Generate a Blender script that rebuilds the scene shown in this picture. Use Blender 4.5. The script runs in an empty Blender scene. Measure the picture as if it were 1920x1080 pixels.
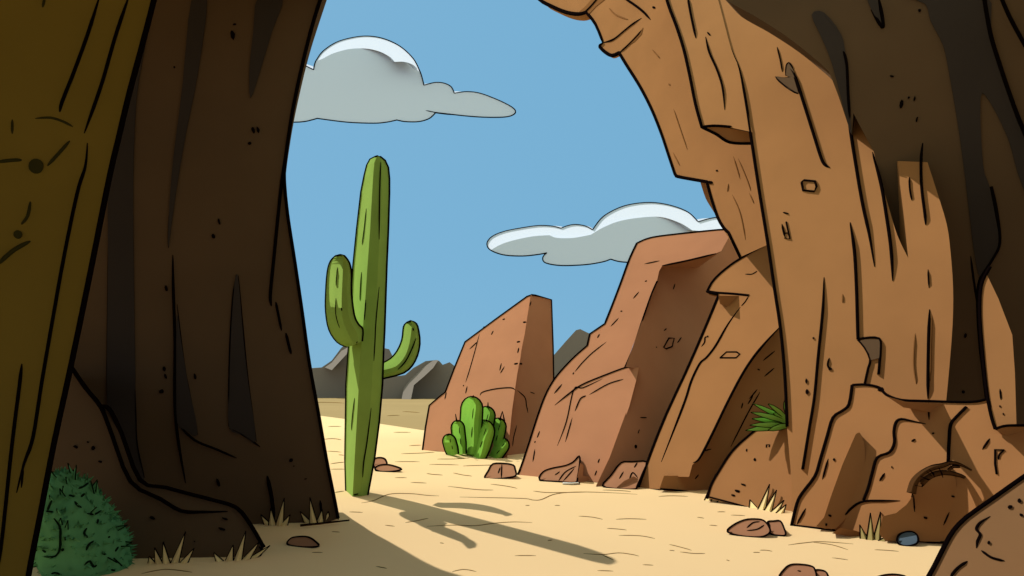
import bpy, bmesh, math, random
from mathutils import Vector
V = Vector
random.seed(7)
scene = bpy.context.scene
COL = scene.collection

# ------------------------------------------------------------------ camera model (photo pixels, 1920 x 1080)
F = 1050.0; CX = 960.0; HY = 730.0; H = 1.6
CAM = V((0, 0, H))
def ray(px, py): return V(((px-CX)/F, 1.0, (HY-py)/F))
def at(px, py, d): return CAM + ray(px, py)*d
def gd(py): return F*H/(py-HY)                 # distance of a ground pixel
def gp(px, py, z=0.0): return CAM + ray(px, py)*((H-z)*F/(py-HY))
SUN_AZ = math.atan2(-.665, .747); SUN_EL = math.radians(49.5)
S = V((math.sin(SUN_AZ)*math.cos(SUN_EL), math.cos(SUN_AZ)*math.cos(SUN_EL), math.sin(SUN_EL)))

cam = bpy.data.cameras.new('camera'); co = bpy.data.objects.new('camera', cam); COL.objects.link(co)
co.location = CAM; co.rotation_euler = (math.radians(90), 0, 0)
cam.sensor_width = 36; cam.lens = 36*F/1920; cam.shift_y = (HY-540)/1920
cam.clip_start = .05; cam.clip_end = 3000
scene.camera = co

# ------------------------------------------------------------------ materials
def lin(c):
    return tuple((v/255/12.92 if v/255 <= .04045 else ((v/255+.055)/1.055)**2.4) for v in c)
MATS = {}
KA = .74
def mat(name, rgb, k=1.0, vary=.05, scale=1.2, size=.97, trans=0.0):
    """cel-style response to real light: one even tone where the sun reaches, another where it does not"""
    if name in MATS: return MATS[name]
    m = bpy.data.materials.new(name); m.use_nodes = True
    nt = m.node_tree; nt.nodes.clear()
    out = nt.nodes.new('ShaderNodeOutputMaterial')
    b = nt.nodes.new('ShaderNodeBsdfToon'); b.component = 'DIFFUSE'
    b.inputs['Size'].default_value = size; b.inputs['Smooth'].default_value = .01
    c = [min(.95, v*k*KA) for v in lin(rgb)]
    if vary > 0:
        tc = nt.nodes.new('ShaderNodeTexCoord'); nz = nt.nodes.new('ShaderNodeTexNoise')
        nz.inputs['Scale'].default_value = scale; nz.inputs['Detail'].default_value = 3
        nt.links.new(tc.outputs['Object'], nz.inputs['Vector'])
        rp = nt.nodes.new('ShaderNodeValToRGB')
        rp.color_ramp.elements[0].position = .3; rp.color_ramp.elements[1].position = .7
        rp.color_ramp.elements[0].color = (*[v*(1-vary) for v in c], 1)
        rp.color_ramp.elements[1].color = (*[min(1, v*(1+vary)) for v in c], 1)
        nt.links.new(nz.outputs['Fac'], rp.inputs['Fac']); nt.links.new(rp.outputs['Color'], b.inputs['Color'])
    else:
        b.inputs['Color'].default_value = (*c, 1)
    if trans:
        t = nt.nodes.new('ShaderNodeBsdfTranslucent'); t.inputs['Color'].default_value = (*c, 1)
        mx = nt.nodes.new('ShaderNodeMixShader'); mx.inputs[0].default_value = trans
        nt.links.new(b.outputs[0], mx.inputs[1]); nt.links.new(t.outputs[0], mx.inputs[2])
        nt.links.new(mx.outputs[0], out.inputs['Surface'])
    else:
        nt.links.new(b.outputs[0], out.inputs['Surface'])
    MATS[name] = m
    return m

INK = mat('ink', (16, 9, 9), vary=0)
TAN = mat('tan_rock', (158, 112, 70), k=1.04)
RED = mat('red_rock', (185, 129, 94))
SLAB = mat('slab_rock', (160, 112, 70), k=1.14)
SHADEROCK = mat('painted_shade_rock', (97, 76, 56))  # rock colour darkened to paint cave shade on pillar and ceiling
CREVSHADE = mat('painted_crevice_shade', (62, 54, 50))  # crevice shade painted as near-black streaks on pillar and ceiling
OLIVE = mat('olive_rock', (134, 108, 44))
OLIVEMARK = mat('olive_mark', (60, 54, 24), vary=0)
FGROCK = mat('near_boulder_rock', (146, 108, 72))
FAINT = mat('faint_scratch', (132, 90, 52), vary=0)
STONE = mat('brown_stone', (172, 122, 90), k=1.1, scale=6)
GREYSTONE = mat('grey_stone', (92, 108, 120), scale=6)
SAND = mat('sand', (252, 215, 158), k=1.17, scale=.25, vary=.03)
SANDMARK = mat('sand_mark', (140, 108, 58), vary=0)
FARGROUND = mat('far_dark_ground', (186, 156, 108), scale=.1)
SAG = mat('saguaro_green', (138, 168, 80), k=1.2, scale=3)
CLUMP = mat('cactus_green', (130, 184, 70), scale=5)
BUSH = mat('bush_green', (112, 180, 122), scale=4)
BUSHINK = mat('bush_ink', (20, 40, 22), vary=0)
AGAVE = mat('agave_green', (160, 236, 112), scale=5)
STRAW = mat('straw', (252, 226, 160), k=1.2, scale=4)
TWIG = mat('dry_twig', (92, 62, 36), scale=5)
BONE = mat('pale_stick', (245, 240, 225), vary=0)
CLOUD = mat('cloud_white', (214, 220, 231), vary=0)
MOUNT = mat('far_mountain', (140, 130, 120), vary=.03, scale=.05)

# ------------------------------------------------------------------ mesh helpers
def smooth(pts, n=6, closed=False):
    P = [V(p) for p in pts]; out = []; m = len(P)
    if m < 3 and not closed: return [tuple(p) for p in P]
    rng = range(m) if closed else range(m-1)
    for i in rng:
        p0 = P[(i-1) % m] if closed or i > 0 else P[0]
        p1 = P[i]; p2 = P[(i+1) % m]
        p3 = P[(i+2) % m] if closed or i+2 < m else P[-1]
        for k in range(n):
            t = k/n
            out.append(tuple(.5*((2*p1)+(p2-p0)*t+(2*p0-5*p1+4*p2-p3)*t*t+(3*p1-p0-3*p2+p3)*t**3)))
    if not closed: out.append(tuple(P[-1]))
    return out

LITLOG = []
class Plane:
    def __init__(s, anchor, n):
        s.n = V(n).normalized()
        s.p = anchor if isinstance(anchor, Vector) else at(*anchor)
    def hit(s, px, py):
        r = ray(px, py); den = s.n.dot(r)
        return CAM + r*(s.n.dot(s.p-CAM)/den)
    def d(s, px, py): return s.hit(px, py).y

class MB:
    """collects shapes of one object or part"""
    def __init__(s): s.bm = bmesh.new(); s.mats = []
    def mi(s, m):
        if m not in s.mats: s.mats.append(m)
        return s.mats.index(m)
    def poly(s, pts, m, sm=False):
        f = s.bm.faces.new([s.bm.verts.new(p) for p in pts]); f.material_index = s.mi(m); f.smooth = sm
        return f
    def solid(s, front, back, m):
        """prism between two loops of equal length"""
        b = s.bm; mi = s.mi(m); n = len(front)
        fv = [b.verts.new(p) for p in front]; bv = [b.verts.new(p) for p in back]
        fs = [b.faces.new(fv), b.faces.new(bv[::-1])]
        for i in range(n):
            j = (i+1) % n
            fs.append(b.faces.new((fv[j], fv[i], bv[i], bv[j])))
        for f in fs: f.material_index = mi
        bmesh.ops.recalc_face_normals(b, faces=fs)
        return fs
    def panel(s, px, plane, thick, m, want=None, tag='', shrink=.93, n=0, closed=True):
        """a rock facet: outline on a real plane, with thickness behind it"""
        if n: px = smooth(px, n, True)
        fr = [plane.hit(*p[:2]) for p in px]
        ds = [p.y for p in fr]
        c = sum(fr, V())/len(fr)
        dv = (c-CAM).normalized()*thick
        bk = [c + (p-c)*shrink + dv for p in fr]
        s.solid(fr, bk, m)
        lam = plane.n.dot(S)
        LITLOG.append((tag, want, round(lam, 2), round(min(ds), 1), round(max(ds), 1), round(max(p.z for p in fr), 1)))
        return fr
    def tube(s, pts, radii, m, sides=6):
        b = s.bm; mi = s.mi(m); n = len(pts)
        pts = [V(p) for p in pts]; rings = []; ref = None
        for i, p in enumerate(pts):
            t = (pts[min(i+1, n-1)]-pts[max(i-1, 0)])
            if t.length < 1e-9: t = V((0, 0, 1))
            t.normalize()
            if ref is None:
                ref = t.orthogonal().normalized()
            ref = (ref - t*ref.dot(t))
            if ref.length < 1e-6: ref = t.orthogonal()
            ref.normalize(); q = t.cross(ref)
            r = max(radii[i], 1e-4)
            rings.append([b.verts.new(p + (ref*math.cos(2*math.pi*k/sides)+q*math.sin(2*math.pi*k/sides))*r) for k in range(sides)])
        fs = []
        for i in range(n-1):
            for k in range(sides):
                fs.append(b.faces.new((rings[i][k], rings[i][(k+1) % sides], rings[i+1][(k+1) % sides], rings[i+1][k])))
        fs.append(b.faces.new(rings[0][::-1])); fs.append(b.faces.new(rings[-1]))
        for f in fs: f.material_index = mi; f.smooth = True
    def ink3(s, pts, w, taper='b', m=None):
        """ink line through 3-D points; w in photo pixels; taper n(one) b(oth) e(nd) s(tart)"""
        n = len(pts); L = []
        for i, p in enumerate(pts):
            u = i/max(1, n-1); k = 1.0
            if taper in 'be': k = min(k, .38+(1-u)*3.2)
            if taper in 'bs': k = min(k, .38+u*3.2)
            L.append(max(.0006, w*.9*k*V(p).y/F*.5))
        s.tube(pts, L, m or INK, 6)
    def ink(s, plane, px, w=5, taper='b', n=5, m=None, off=0.0):
        q = smooth(px, n) if n and len(px) > 2 else px
        if len(px) == 2:
            a, b2 = px; q = [tuple(a[i]+(b2[i]-a[i])*k/4 for i in (0, 1)) for k in range(5)]
        s.ink3([plane.hit(*p)+plane.n*(off-.25*.5*w*.9*plane.d(*p)/F) for p in q], w*1.06, taper, m)
    def blot(s, plane, px, m, off=.012, n=4, depth=.03):
        """a flat painted shade streak or chip lying on a facet"""
        q = smooth(px, n, True) if n else px
        fr = [plane.hit(*p)+plane.n*off for p in q]
        bk = [p-plane.n*depth for p in fr]
        s.solid(fr, bk, m)
    def chip(s, plane, x, y, w=5, h=8, ang=0):
        a = math.radians(ang); pts = []
        for k in range(7):
            t = 2*math.pi*k/7; r = random.uniform(.7, 1.1)
            u, v = math.cos(t)*w*.5*r, math.sin(t)*h*.5*r
            pts.append((x+u*math.cos(a)-v*math.sin(a), y+u*math.sin(a)+v*math.cos(a)))
        s.blot(plane, pts, INK, .006, 0, .02)
    def build(s, name, parent=None):
        me = bpy.data.meshes.new(name)
        s.bm.to_mesh(me); s.bm.free()
        for m in s.mats: me.materials.append(m)
        o = bpy.data.objects.new(name, me); COL.objects.link(o)
        if parent:
            o.parent = parent; o.matrix_parent_inverse = parent.matrix_world.inverted()
        else:                                   # origin at the base of the thing
            if me.vertices:
                xs = [v.co for v in me.vertices]
                c = V((sum(p.x for p in xs)/len(xs), sum(p.y for p in xs)/len(xs), min(p.z for p in xs)))
                for v in me.vertices: v.co -= c
                o.location = c
        return o
def tag(o, label, cat, group=None):
    o['label'] = label; o['category'] = cat
    if group: o['group'] = group
    return o
def thing(name, loc, label, cat, group=None):
    o = bpy.data.objects.new(name, None); COL.objects.link(o); o.location = loc
    bpy.context.view_layer.update()
    return tag(o, label, cat, group)
def structure(o): o['kind'] = 'structure'; return o

# ------------------------------------------------------------------ world and sun
w = bpy.data.worlds.new('World'); scene.world = w; w.use_nodes = True
nt = w.node_tree; nt.nodes.clear()
N = nt.nodes.new; LK = nt.links.new
out = N('ShaderNodeOutputWorld'); bg = N('ShaderNodeBackground'); LK(bg.outputs[0], out.inputs[0])
sky = N('ShaderNodeTexSky'); sky.sky_type = 'NISHITA'; sky.sun_disc = False
sky.sun_elevation = SUN_EL; sky.sun_rotation = SUN_AZ
sc_ = N('ShaderNodeVectorMath'); sc_.operation = 'SCALE'; sc_.inputs['Scale'].default_value = 1.0
LK(sky.outputs[0], sc_.inputs[0])
tc = N('ShaderNodeTexCoord'); dp = N('ShaderNodeVectorMath'); dp.operation = 'DOT_PRODUCT'
LK(tc.outputs['Generated'], dp.inputs[0]); dp.inputs[1].default_value = V((0, .97, .25)).normalized()
mr = N('ShaderNodeMapRange'); LK(dp.outputs['Value'], mr.inputs['Value'])
mr.inputs['From Min'].default_value = .45; mr.inputs['From Max'].default_value = .60
BG = .1
AMB = (1.24, 1.50, 1.22)           # added sky fill outside the view, clear blue ahead
BLUE = [v/BG for v in lin((119, 177, 213))]
DIM = (.46, .58, .72)  # weaker sky fill for directions low and behind the viewer
dp2 = N('ShaderNodeVectorMath'); dp2.operation = 'DOT_PRODUCT'
LK(tc.outputs['Generated'], dp2.inputs[0]); dp2.inputs[1].default_value = V((.1, .35, .93)).normalized()
mr2 = N('ShaderNodeMapRange'); LK(dp2.outputs['Value'], mr2.inputs['Value'])
mr2.inputs['From Min'].default_value = .15; mr2.inputs['From Max'].default_value = .40
mixa = N('ShaderNodeMix'); mixa.data_type = 'RGBA'
mixa.inputs['A'].default_value = (*[v/BG for v in DIM], 1); mixa.inputs['B'].default_value = (*[v/BG for v in AMB], 1)
LK(mr2.outputs[0], mixa.inputs['Factor'])
mixc = N('ShaderNodeMix'); mixc.data_type = 'RGBA'
LK(mixa.outputs['Result'], mixc.inputs['A']); mixc.inputs['B'].default_value = (*BLUE, 1)
LK(mr.outputs[0], mixc.inputs['Factor'])
mix2 = N('ShaderNodeMix'); mix2.data_type = 'RGBA'; mix2.inputs['Factor'].default_value = .94
LK(sc_.outputs[0], mix2.inputs['A']); LK(mixc.outputs['Result'], mix2.inputs['B'])
LK(mix2.outputs['Result'], bg.inputs['Color']); bg.inputs['Strength'].default_value = BG

sun = bpy.data.lights.new('sun', 'SUN'); sun.energy = 4.9; sun.angle = math.radians(.4); sun.color = (1, .975, .95)
so = bpy.data.objects.new('sun', sun); COL.objects.link(so)
so.rotation_euler = S.to_track_quat('Z', 'Y').to_euler()
scene.view_settings.view_transform = 'Standard'; scene.view_settings.look = 'None'
scene.view_settings.exposure = 0; scene.view_settings.gamma = 1
scene.render.engine = 'CYCLES'
scene.cycles.max_bounces = 5; scene.cycles.diffuse_bounces = 3; scene.cycles.transmission_bounces = 2
scene.cycles.use_denoising = True

# ------------------------------------------------------------------ ground
g = MB()
NX, X0, X1 = 40, -300, 300
g.poly([(-900, -40, 0), (900, -40, 0), (900, 1500, 0), (-900, 1500, 0)], SAND)
RIP = [
 [(585,755),(615,755),(645,756)],[(755,772),(787,774)],[(725,780),(750,779)],[(615,800),(640,800)],[(738,811),(770,811)],
 [(607,824),(625,823),(640,825)],[(613,846),(640,848)],[(635,853),(645,854)],[(620,870),(635,868),(645,867)],[(620,880),(648,880)],
 [(752,851),(790,850),(815,848)],[(767,836),(790,835)],[(820,861),(850,861),(880,859)],[(740,866),(787,866)],[(805,871),(860,872)],
 [(868,874),(900,873),(935,872)],[(800,888),(812,890),(830,891)],[(850,887),(868,891),(885,893)],[(740,896),(763,896)],
 [(840,912),(880,917),(905,919),(925,919)],[(920,908),(950,912),(970,916)],[(627,924),(645,921)],
 [(678,943),(700,939),(730,927),(770,926),(800,929),(823,930)],
 [(862,932),(900,933),(980,935),(1000,938),(1015,937),(1040,927),(1080,923),(1140,924),(1195,927)],
 [(1000,921),(1030,924),(1100,923)],[(1130,919),(1160,920),(1183,922)],
 [(800,987),(850,985),(890,986),(930,981),(965,979),(998,980)],[(760,980),(780,977),(803,972)],
 [(1085,968),(1110,970),(1130,974)],[(1155,974),(1180,973),(1212,974)],[(1138,991),(1155,992),(1175,994)],
 [(1160,1004),(1200,1005),(1228,1010)],[(1255,1021),(1275,1026),(1297,1032)],[(1255,1032),(1265,1033)],[(1275,1035),(1300,1038),(1322,1038)],
 [(1094,1038),(1130,1040),(1160,1037),(1185,1040),(1198,1043)],[(1130,1041),(1150,1050)],[(1205,1059),(1225,1060)],
 [(848,1072),(870,1068),(893,1072)],[(1027,1014),(1035,1013)],[(622,997),(637,998)],[(585,1036),(605,1036)],
 [(265,1076),(310,1068),(360,1073)],[(1235,931),(1260,930),(1290,931)],[(1307,970),(1320,972)],[(1370,966),(1397,967)],
 [(1345,960),(1360,960)],[(1478,1022),(1510,1018),(1540,1016),(1600,1020)],[(1525,1017),(1560,1022),(1590,1031)],
 [(1640,1031),(1660,1032),(1685,1034)],[(1425,1032),(1436,1032),(1448,1034)],[(1412,1036),(1425,1036)],[(1362,1050),(1368,1052)],
 [(655,960),(680,961)],[(722,985),(740,987)],[(965,1042),(1005,1042)],[(825,1018),(832,1019)],[(1040,948),(1050,948)],[(985,948),(993,948)],
 [(690,742),(720,744)],[(770,905),(800,906)],[(1330,985),(1345,986)],[(705,1062),(725,1066)],[(1560,1046),(1590,1050)],[(1120,1070),(1150,1071)]]
for r in RIP:
    q = smooth(r, 6) if len(r) > 2 else [tuple(r[0][i]+(r[1][i]-r[0][i])*k/4 for i in (0, 1)) for k in range(5)]
    g.ink3([gp(*p) for p in q], 2.6, 'b', SANDMARK)
go = g.build('sand_ground'); structure(go)
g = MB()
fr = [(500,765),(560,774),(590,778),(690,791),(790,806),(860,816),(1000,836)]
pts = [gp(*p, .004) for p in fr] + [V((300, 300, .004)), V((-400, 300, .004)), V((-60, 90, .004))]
g.poly(pts, FARGROUND)  # darker flat sheet just above the far sand
structure(g.build('far_dark_ground'))

# far mountains
def mountain(polyd, strips, d, name):
    mb = MB(); pl = Plane((700, 740, d), (.1, -.98, -.15))
    mb.panel(polyd, pl, 30, MOUNT, 'D', name)
    for sx in strips:
        mb.panel(sx, Plane(pl.hit(*sx[0])-V((0, .8, 0)), (-.62, -.45, .64)), 6, MOUNT, 'L', name+' strip')
    return structure(mb.build(name))
mountain([(560,692),(590,690),(603,689),(622,676),(640,652),(652,642),(662,648),(690,662),(712,656),(722,653),(730,655),(736,668),(728,684),(735,705),(740,780),(540,780),(530,700)],
         [[(640,658),(654,650),(650,664),(637,678),(622,694),(609,689),(622,680)]], 105, 'mountain')
mountain([(700,715),(735,707),(760,703),(775,690),(798,677),(818,675),(824,677),(830,684),(843,679),(852,686),(880,700),(900,780),(690,780)],
         [[(812,676),(822,675),(812,690),(795,706),(776,722),(770,750),(767,757),(752,754),(757,728),(772,708),(795,688)]], 95, 'mountain')
mountain([(1000,700),(1040,664),(1060,641),(1080,619),(1088,617),(1098,622),(1120,632),(1160,700),(1170,780),(980,780)], [], 100, 'mountain')

# ------------------------------------------------------------------ clouds
def cloud(outline, hi_top, hi_low, inner, d, label, hi_n=(-.08, -.76, .645)):
    """sunlit cap above a grey underside: the two meet along hi_low"""
    mb = MB()
    pl = Plane((700, 300, d), (0, -.835, .55))
    i0 = min(range(len(outline)), key=lambda i: (V(outline[i])-V(hi_top[0])).length)
    i1 = min(range(len(outline)), key=lambda i: (V(outline[i])-V(hi_top[-1])).length)
    rest = outline[i1:]+outline[:i0+1] if i1 > i0 else outline[i1:i0+1]
    mb.panel(rest+hi_low[::-1][1:-1], pl, 14, CLOUD, 'D', 'cloud', .8)
    c = min(hi_low, key=lambda p: p[1])
    ph = Plane(pl.hit(*c), hi_n)
    mb.panel(hi_top+hi_low[1:-1], ph, 6, CLOUD, 'L', 'cloud top', .9)
    mb.panel([((p[0]-700)*.93+700*.0+700, p[1]+6) if False else p for p in outline], Plane(pl.p+V((0, 26, 0)), pl.n), 8, CLOUD, 'D', 'cloud core', .7)
    for seg, q in ((rest, pl), (hi_top, ph)): mb.ink3([q.hit(*p) for p in seg], 2.6, 'n')
    for l in inner: mb.ink(pl, l, 2.6, 'b')
    return tag(mb.build('cloud'), label, 'cloud', 'clouds in the blue sky')
def arc(*segs):
    o = []
    for s_ in segs:
        q = smooth(s_, 6)
        o += q if not o else q[1:]
    return o
c1 = arc([(470,135),(490,115),(520,108),(550,112),(570,122),(588,131)],
         [(588,131),(592,115),(605,97),(630,80),(660,71),(690,68),(720,73),(750,87),(775,110),(788,135),(795,160)],
         [(795,160),(815,155),(832,156),(846,163),(852,175)],
         [(852,175),(875,172),(900,175),(930,186),(955,198),(966,207),(964,214),(950,219),(920,220),(880,218),(817,211)],
         [(817,211),(805,222),(785,228),(760,228),(744,225)],
         [(744,225),(725,229),(700,231),(650,229),(595,222)],
         [(595,222),(570,228),(540,229),(500,226),(470,215),(455,190),(457,160),(470,135)])[:-1]
h1t = arc([(592,115),(605,97),(630,80),(660,71),(690,68),(720,73),(750,87),(775,110),(788,135)])
h1b = arc([(788,135),(775,122),(758,116),(740,116)],[(740,116),(730,106),(710,96),(685,91),(655,92),(625,100),(605,110),(592,115)])
cloud(c1, h1t, h1b[:-1]+h1t[:1], [[(798,207),(817,211),(850,215)]], 170, 'large domed white cloud drifting beside the dark left pillar')
c2 = arc([(1025,474),(1018,482),(1020,491),(1035,496),(1060,498),(1100,496),(1130,491),(1145,486)],
         [(1145,486),(1165,491),(1200,492),(1250,490),(1320,488),(1400,470),(1420,440),(1400,418),(1360,408),(1335,409),(1309,416)],
         [(1309,416),(1290,398),(1260,386),(1225,380),(1190,382),(1160,390),(1130,407),(1111,431)],
         [(1111,431),(1098,424),(1080,421),(1065,423),(1052,428)],
         [(1052,428),(1035,424),(1010,423),(980,427),(945,434),(922,444),(913,457),(920,469),(945,478),(980,480),(1010,477),(1025,474)])[:-1]
i0 = next(i for i, p in enumerate(c2) if p == (1400, 418)); i1 = next(i for i, p in enumerate(c2) if p == (920, 469))
h2t = c2[i0:i1+1]
h2b = arc([(920,469),(940,458),(965,450),(1000,443),(1030,441)],[(1030,441),(1045,446),(1075,446),(1108,440)],
         [(1108,440),(1130,427),(1160,415),(1200,408),(1240,407),(1275,418),(1298,432)],[(1298,432),(1340,434),(1380,432),(1400,418)])
cloud(c2, h2t, h2b, [[(1018,476),(1025,474)]], 190, 'long low white cloud behind the big red ledge rock')

# ------------------------------------------------------------------ mesa
m = MB()
base = gp(880, 850)
P1 = Plane(gp(870, 851), (-.5, -.66, .56))
P2 = Plane(P1.hit(968, 700), (.72, -.64, .26))
lit = [(792,846),(798,800),(805,760),(820,747),(835,735),(852,690),(872,641),(930,598),(988,556),(997,553),(985,625),(970,700),(960,770),(951,858),(880,856)]
shd = [(995,553),(1005,554),(1034,562),(1037,650),(1039,760),(1030,862),(948,862),(958,770),(969,700),(984,625)]
m.panel(lit, P1, 4, RED, 'L', 'mesa lit', .9); m.panel(shd, P2, 3, RED, 'D', 'mesa shade', .9)
m.ink(P1, lit[:10], 4.5, 'n', 1); m.ink(P2, [(997,553),(1005,554),(1034,562),(1037,650),(1039,762)], 4.5, 'n', 1)
m.ink(P1, [(792,846),(830,848)], 4)
m.ink(P1, [(899,626),(890,660),(880,695),(873,717)], 2.6); m.ink(P1, [(900,742),(905,735),(930,729),(957,727),(966,731)], 3)
m.ink(P2, [(970,732),(984,745),(987,760),(990,774)], 3); m.ink(P2, [(969,797),(963,820),(961,837)], 2.6)
m.ink(P2, [(996,565),(993,574)], 2.5)
for a, b in (((837,735),(834,749)),((925,620),(921,628)),((942,599),(947,598)),((908,612),(906,615)),((896,640),(880,655)),((946,687),(938,700)),((868,724),(870,722)),((940,681),(937,695)),((876,724),(873,738))):
    m.ink(P1, [a, b], 3)
for x, y in ((984,604),(972,641),(968,682),(976,682)): m.chip(P2, x, y, 8, 4)
m.ink(P2, [(973,652),(971,662)], 3); m.ink(P2, [(994,735),(1003,738)], 2)
tag(m.build('rock'), 'slab sided red rock with a slanting top behind the round green cactus clump', 'rock', 'red rocks standing on the sand')

# ------------------------------------------------------------------ big ledge rock
m = MB()
P1 = Plane(gp(1040, 897), (-.42, -.66, .62))
P2 = Plane(P1.hit(1180, 740), (.60, -.73, .33))
left = smooth([(969,894),(978,872),(992,830),(1008,780),(1022,742),(1036,716),(1052,695),(1078,668),(1101,648)], 4)+[(1106,626),(1134,607)]+smooth([(1134,607),(1148,572),(1164,530),(1180,486),(1194,456)], 4)[1:]+smooth([(1194,456),(1215,447),(1250,441),(1345,431),(1364,431)], 3)[1:]
tone = [(1366,446),(1352,471),(1340,476),(1242,498),(1236,508),(1231,530),(1205,600),(1171,690),(1198,689),(1195,705),(1180,762),(1145,858),(1119,908)]
m.panel(left+tone+[(1040,899)], P1, 4, RED, 'L', 'ledge lit', .9)
shd = [(1366,432),(1400,470),(1430,520),(1430,600),(1330,700),(1260,860),(1215,922),(1117,912),(1143,858),(1178,762),(1193,705),(1196,691),(1173,688),(1205,598),(1231,528),(1236,506),(1243,497),(1342,475),(1353,470)]
m.panel(shd, P2, 3, RED, 'D', 'ledge shade', .92)
m.ink(P1, left, 4.8, 'n', 0); m.ink(P1, [(969,894),(1010,896),(1060,900),(1120,906)], 4, 'n')
m.ink(P1, [(1241,498),(1290,488),(1343,475)], 3.5)
m.ink(P1, [(1232,527),(1222,550),(1205,598),(1188,650),(1171,690)], 3.5, 'n')
m.ink(P1, [(1182,689),(1170,690),(1130,705),(1090,722),(1062,742),(1040,760)], 4)
m.ink(P1, [(1137,641),(1110,662),(1090,682),(1078,697)], 3); m.ink(P1, [(1169,711),(1140,720),(1105,740)], 3)
m.ink(P1, [(1130,710),(1093,727),(1076,730),(1062,790),(1045,836)], 3); m.ink(P1, [(1099,742),(1088,748),(1078,771)], 3.5)
m.ink(P1, [(1073,783),(1060,829)], 3); m.ink(P1, [(1054,720),(1039,738)], 4)
for a, b in (((1012,808),(1007,821)),((1004,827),(1002,830)),((1003,842),(999,866)),((1198,547),(1187,560)),((1213,526),(1209,528)),((1237,489),(1208,495)),((1160,596),(1145,612)),((1124,626),(1120,634)),((1167,583),(1163,584)),((1124,860),(1121,868)),((977,880),(972,889)),((1119,882),(1115,892)),((1074,702),(1076,698))):
    m.ink(P1, [a, b], 3)
for a, b in (((1266,532),(1262,543)),((1250,616),(1245,620)),((1278,632),(1270,643)),((1200,783),(1213,783)),((1199,805),(1196,813)),((1232,651),(1230,651))):
    m.ink(P2, [a, b], 2.6)
m.ink(P2, [(1254,634),(1264,634),(1260,650),(1249,654),(1244,652),(1254,634)], 3.4, 'n', 0)
m.chip(P2, 1192, 837, 6, 9)
m.panel([(1088,868),(1094,872),(1093,892),(1112,895),(1122,908),(1080,906)], Plane(P1.hit(1100, 900)-V((0, .03, 0)), (.5, -.85, .05)), .3, RED, 'D', 'foot shade')
tag(m.build('rock'), 'tall red rock with an overhanging flat ledge top reaching the arch', 'rock', 'red rocks standing on the sand')

# ------------------------------------------------------------------ leaning slab
m = MB()
P1 = Plane(gp(1215, 916), (-.56, -.56, .61))
P2 = Plane(P1.hit(1370, 745)+V((.1, .25, 0)), (.25, -.93, .25))
left = [(1196,918),(1220,850),(1250,775),(1285,700),(1320,620),(1347,555)]
hook = smooth([(1347,551),(1336,549),(1326,546)], 3)+smooth([(1326,546),(1336,528),(1355,509),(1385,487),(1440,456)], 5)[1:]
rt = [(1480,480),(1500,600),(1462,612),(1435,640),(1410,672),(1388,708),(1362,758),(1336,812),(1312,858),(1298,872),(1292,894),(1247,894),(1238,918)]
m.panel(left+hook+rt, P1, .8, SLAB, 'L', 'slab lit', .93)
shd = [(1440,620),(1500,560),(1520,800),(1480,850),(1400,920),(1332,936),(1236,918),(1245,892),(1290,892),(1296,870),(1310,856),(1334,810),(1360,756),(1386,706),(1408,670)]
m.panel(shd, P2, .7, SLAB, 'D', 'slab shade', .93)
m.ink(P1, left, 6.5, 'n', 2); m.ink(P1, hook, 6.5, 'n', 0)
m.ink(P1, [(1326,546),(1345,549),(1375,551),(1404,554)], 6, 'n')
PK = Plane(P1.hit(1375, 560)-V((0, .05, 0)), (.2, -.95, -.2))
m.panel([(1347,554),(1404,555),(1397,566),(1388,571),(1362,574),(1350,570)], PK, .2, SLAB, 'D', 'hook shade')
m.ink(P1, [(1404,555),(1397,566),(1390,574)], 3)
m.ink(P1, [(1388,576),(1365,608),(1342,648),(1325,670),(1312,682),(1296,715),(1285,750),(1262,810),(1240,866)], 5.5)
m.ink(P1, [(1462,613),(1435,642),(1410,673),(1388,708),(1362,758),(1336,812),(1312,858),(1299,868)], 5)
m.ink(P1, [(1196,918),(1238,919)], 5, 'n'); m.ink(P2, [(1238,917),(1285,921),(1325,930)], 4, 'n')
m.ink(P1, [(1397,514),(1410,514),(1420,508)], 3); m.ink(P1, [(1326,632),(1322,633),(1321,642),(1315,650)], 3.5); m.chip(P1, 1327, 631, 4, 4)
m.ink(P1, [(1350,671),(1362,660),(1381,660),(1387,664),(1380,671),(1350,671)], 4, 'n', 0)
for a, b in (((1453,658),(1431,676)),((1452,690),(1433,706)),((1420,692),(1425,694)),((1420,730),(1405,748)),((1412,742),(1402,758)),((1300,852),(1312,846)),((1308,848),(1334,842)),((1310,890),(1303,898)),((1393,755),(1390,766))):
    m.ink(P2, [a, b], 3)
m.ink(P2, [(1425,735),(1402,775),(1370,838)], 3)
tag(m.build('rock'), 'leaning brown slab with a beak shaped hook at its top', 'rock')

# ------------------------------------------------------------------ foot boulder
m = MB()
P1 = Plane(gp(1420, 952), (-.36, -.6, .71))
o = smooth([(1326,934),(1334,908),(1350,880),(1372,847),(1400,820),(1430,799),(1480,784)], 4)+[(1535,760),(1520,880),(1488,990),(1440,962),(1395,950)]
m.panel(o, P1, 1.5, SLAB, 'L', 'foot boulder', .9)
m.ink(P1, o[:25], 5.5, 'n', 0); m.ink(P1, [(1524,772),(1518,800),(1505,880),(1487,985)], 6, 'n'); m.ink(P1, [(1330,932),(1380,945),(1420,956),(1486,967)], 4, 'n')
m.ink(P1, [(1437,839),(1437,834),(1443,834),(1442,838)], 3, 'n', 0)
for x, y, ww, hh in ((1415,862,5,6),(1394,909,11,4),(1383,921,12,5),(1375,929,8,4),(1400,844,3,6)): m.chip(P1, x, y, ww, hh, 15)
tag(m.build('boulder'), 'smooth brown boulder swelling out between the leaning slab and the arch leg', 'boulder')

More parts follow.
